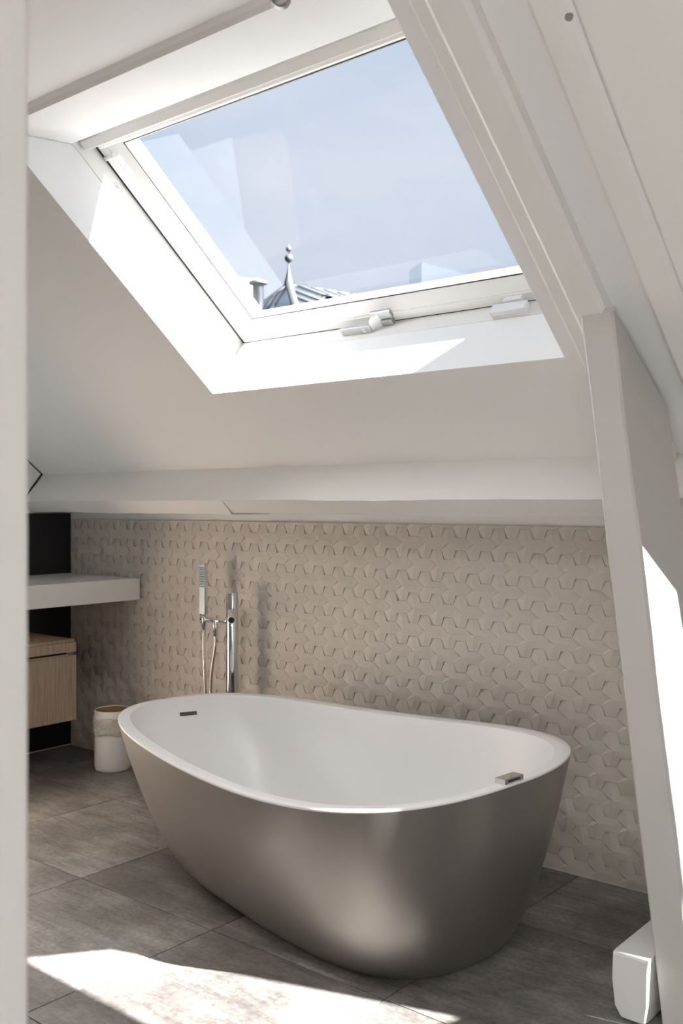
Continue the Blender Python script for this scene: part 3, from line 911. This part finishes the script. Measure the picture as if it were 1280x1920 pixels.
for i in range(1, 5):
    a = apex.lerp(cf, i / 12)
    parts.append(tube('standing_seam', [a + up_, a + dr * .8 + up_], .022, M['zinc_dark'], seg=6))
dl_ = (cf - apex) * .28 + (cl - apex) * .45
for i in range(0, 5):
    a = apex.lerp(cl, i / 9)
    parts.append(tube('standing_seam', [a + up_, a + dl_ + up_], .014, M['zinc'], seg=6))
pxm = D0 / 1860
fin_c = A(541, 532)
Vv, Ff = lathe([(9 * pxm, -4 * pxm), (8 * pxm, 4 * pxm), (4.5 * pxm, 16 * pxm), (2.2 * pxm, 28 * pxm), (1.4 * pxm, 36 * pxm), (1.4 * pxm, 40 * pxm)], 20, tuple(fin_c))
parts.append(mesh_obj('finial_spire', Vv, Ff, M['zinc_dark'], smooth=True))
def ball(cx_, cy_, r_):
    c_ = at_depth(cx_, cy_, D0)
    prof = [(max(.0005, r_ * math.sin(math.pi * i / 12)), -r_ * math.cos(math.pi * i / 12)) for i in range(13)]
    Vv, Ff = lathe(prof, 24, tuple(c_)); return mesh_obj('finial_ball', Vv, Ff, M['zinc_dark'], smooth=True)
parts.append(ball(541.5, 484.5, 8 * pxm)); parts.append(ball(541, 467, 5.5 * pxm))
parts.append(tube('finial_rod', [A(541.3, 478), A(541, 458)], .9 * pxm, M['zinc_dark'], seg=8))
adopt(bld, *parts)
def flue(x, y_cap, y_bot, r_px, cap_px, cone_px, Z, material):
    s_ = Z / 1860
    base = at_depth(x, y_bot, Z); hgt = (y_bot - y_cap) * s_
    Vv, Ff = lathe([(r_px * s_, -1.6), (r_px * s_, hgt), (r_px * .8 * s_, hgt)], 24, tuple(base))
    fl = mesh_obj('chimney_flue', Vv, Ff, material, smooth=True)
    Vv, Ff = lathe([(.001, hgt + cone_px * s_), (cap_px * s_, hgt + 1.5 * s_), (cap_px * s_, hgt - 1.5 * s_), (.001, hgt - 1 * s_)], 24, tuple(base))
    adopt(bld, fl)
    mesh_obj('flue_cap', Vv, Ff, M['zinc_dark'], fl)
flue(484, 531, 572, 10.5, 17, 11, 13.2, M['zinc'])
flue(616, 556, 580, 6.5, 13, 2.5, 12.2, M['zinc'])
def far_building(name, label, pts_px, Z, dirv, material, side_mat=None, windows=()):
    base = [at_depth(x, y, Z) for x, y in pts_px]
    base[0].z = base[1].z = -10
    c_ = sum(base, Vector()) / len(base)
    e_ = empty(name, (c_.x, c_.y, 0), label, 'building')
    dv = Vector(dirv)
    o = hexa('walls', base, [p_ + dv for p_ in base], material); adopt(e_, o)
    fwd = Vector((-ST, CT, 0))
    for (x0, x1, y0, y1) in windows:
        q = [at_depth(x, y, Z) - fwd * .05 for x, y in ((x0, y1), (x1, y1), (x1, y0), (x0, y0))]
        adopt(e_, hexa('window', q, [p_ + fwd * .2 for p_ in q], M['haze_wall2']))
    return e_
box('ground', -90, -5, 12, 90, -10.2, -10, M['asphalt'], kind='structure')
fwd = Vector((-ST, CT, 0)); rgt = Vector((CT, ST, 0))
ztop = at_depth(790, 491, 60).z
def foot(x, Z):
    p_ = at_depth(x, 946, Z); return Vector((p_.x, p_.y, 0))
fc, fr_, fl_ = foot(790, 60), foot(886, 63.6), foot(767, 62.2)
fb = fr_ + fl_ - fc
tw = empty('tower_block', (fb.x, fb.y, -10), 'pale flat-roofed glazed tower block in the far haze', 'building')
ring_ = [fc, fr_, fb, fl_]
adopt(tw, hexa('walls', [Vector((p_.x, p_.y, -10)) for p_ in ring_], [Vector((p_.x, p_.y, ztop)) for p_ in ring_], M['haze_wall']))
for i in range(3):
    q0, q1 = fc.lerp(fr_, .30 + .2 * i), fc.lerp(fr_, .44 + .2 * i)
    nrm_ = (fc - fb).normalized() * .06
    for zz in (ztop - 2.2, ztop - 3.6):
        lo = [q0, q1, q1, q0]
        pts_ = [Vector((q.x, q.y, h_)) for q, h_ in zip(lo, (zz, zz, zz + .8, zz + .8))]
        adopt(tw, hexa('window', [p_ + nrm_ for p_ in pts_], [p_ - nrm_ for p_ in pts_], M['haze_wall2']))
far_building('apartment_block', 'white apartment block with rows of windows left of the turret', [(395, 640), (480, 640), (480, 523), (395, 514)], 40, tuple(fwd * 8), M['haze_white'],
             windows=[(433, 447, 532, 536), (452, 458, 532, 536), (440, 472, 545, 549), (425, 470, 556, 566)])

# ------------------------------------------------------------------ true size
# everything above was laid out with the eye at 1.30; the 60 cm floor tiles put it at 1.18 m
K = .909
for o in list(bpy.data.objects):
    if o.parent is None and o.type != 'LIGHT':
        o.location = Vector(o.location) * K
        if o.type != 'CAMERA': o.scale = Vector(o.scale) * K
cam_d.dof.focus_distance *= K
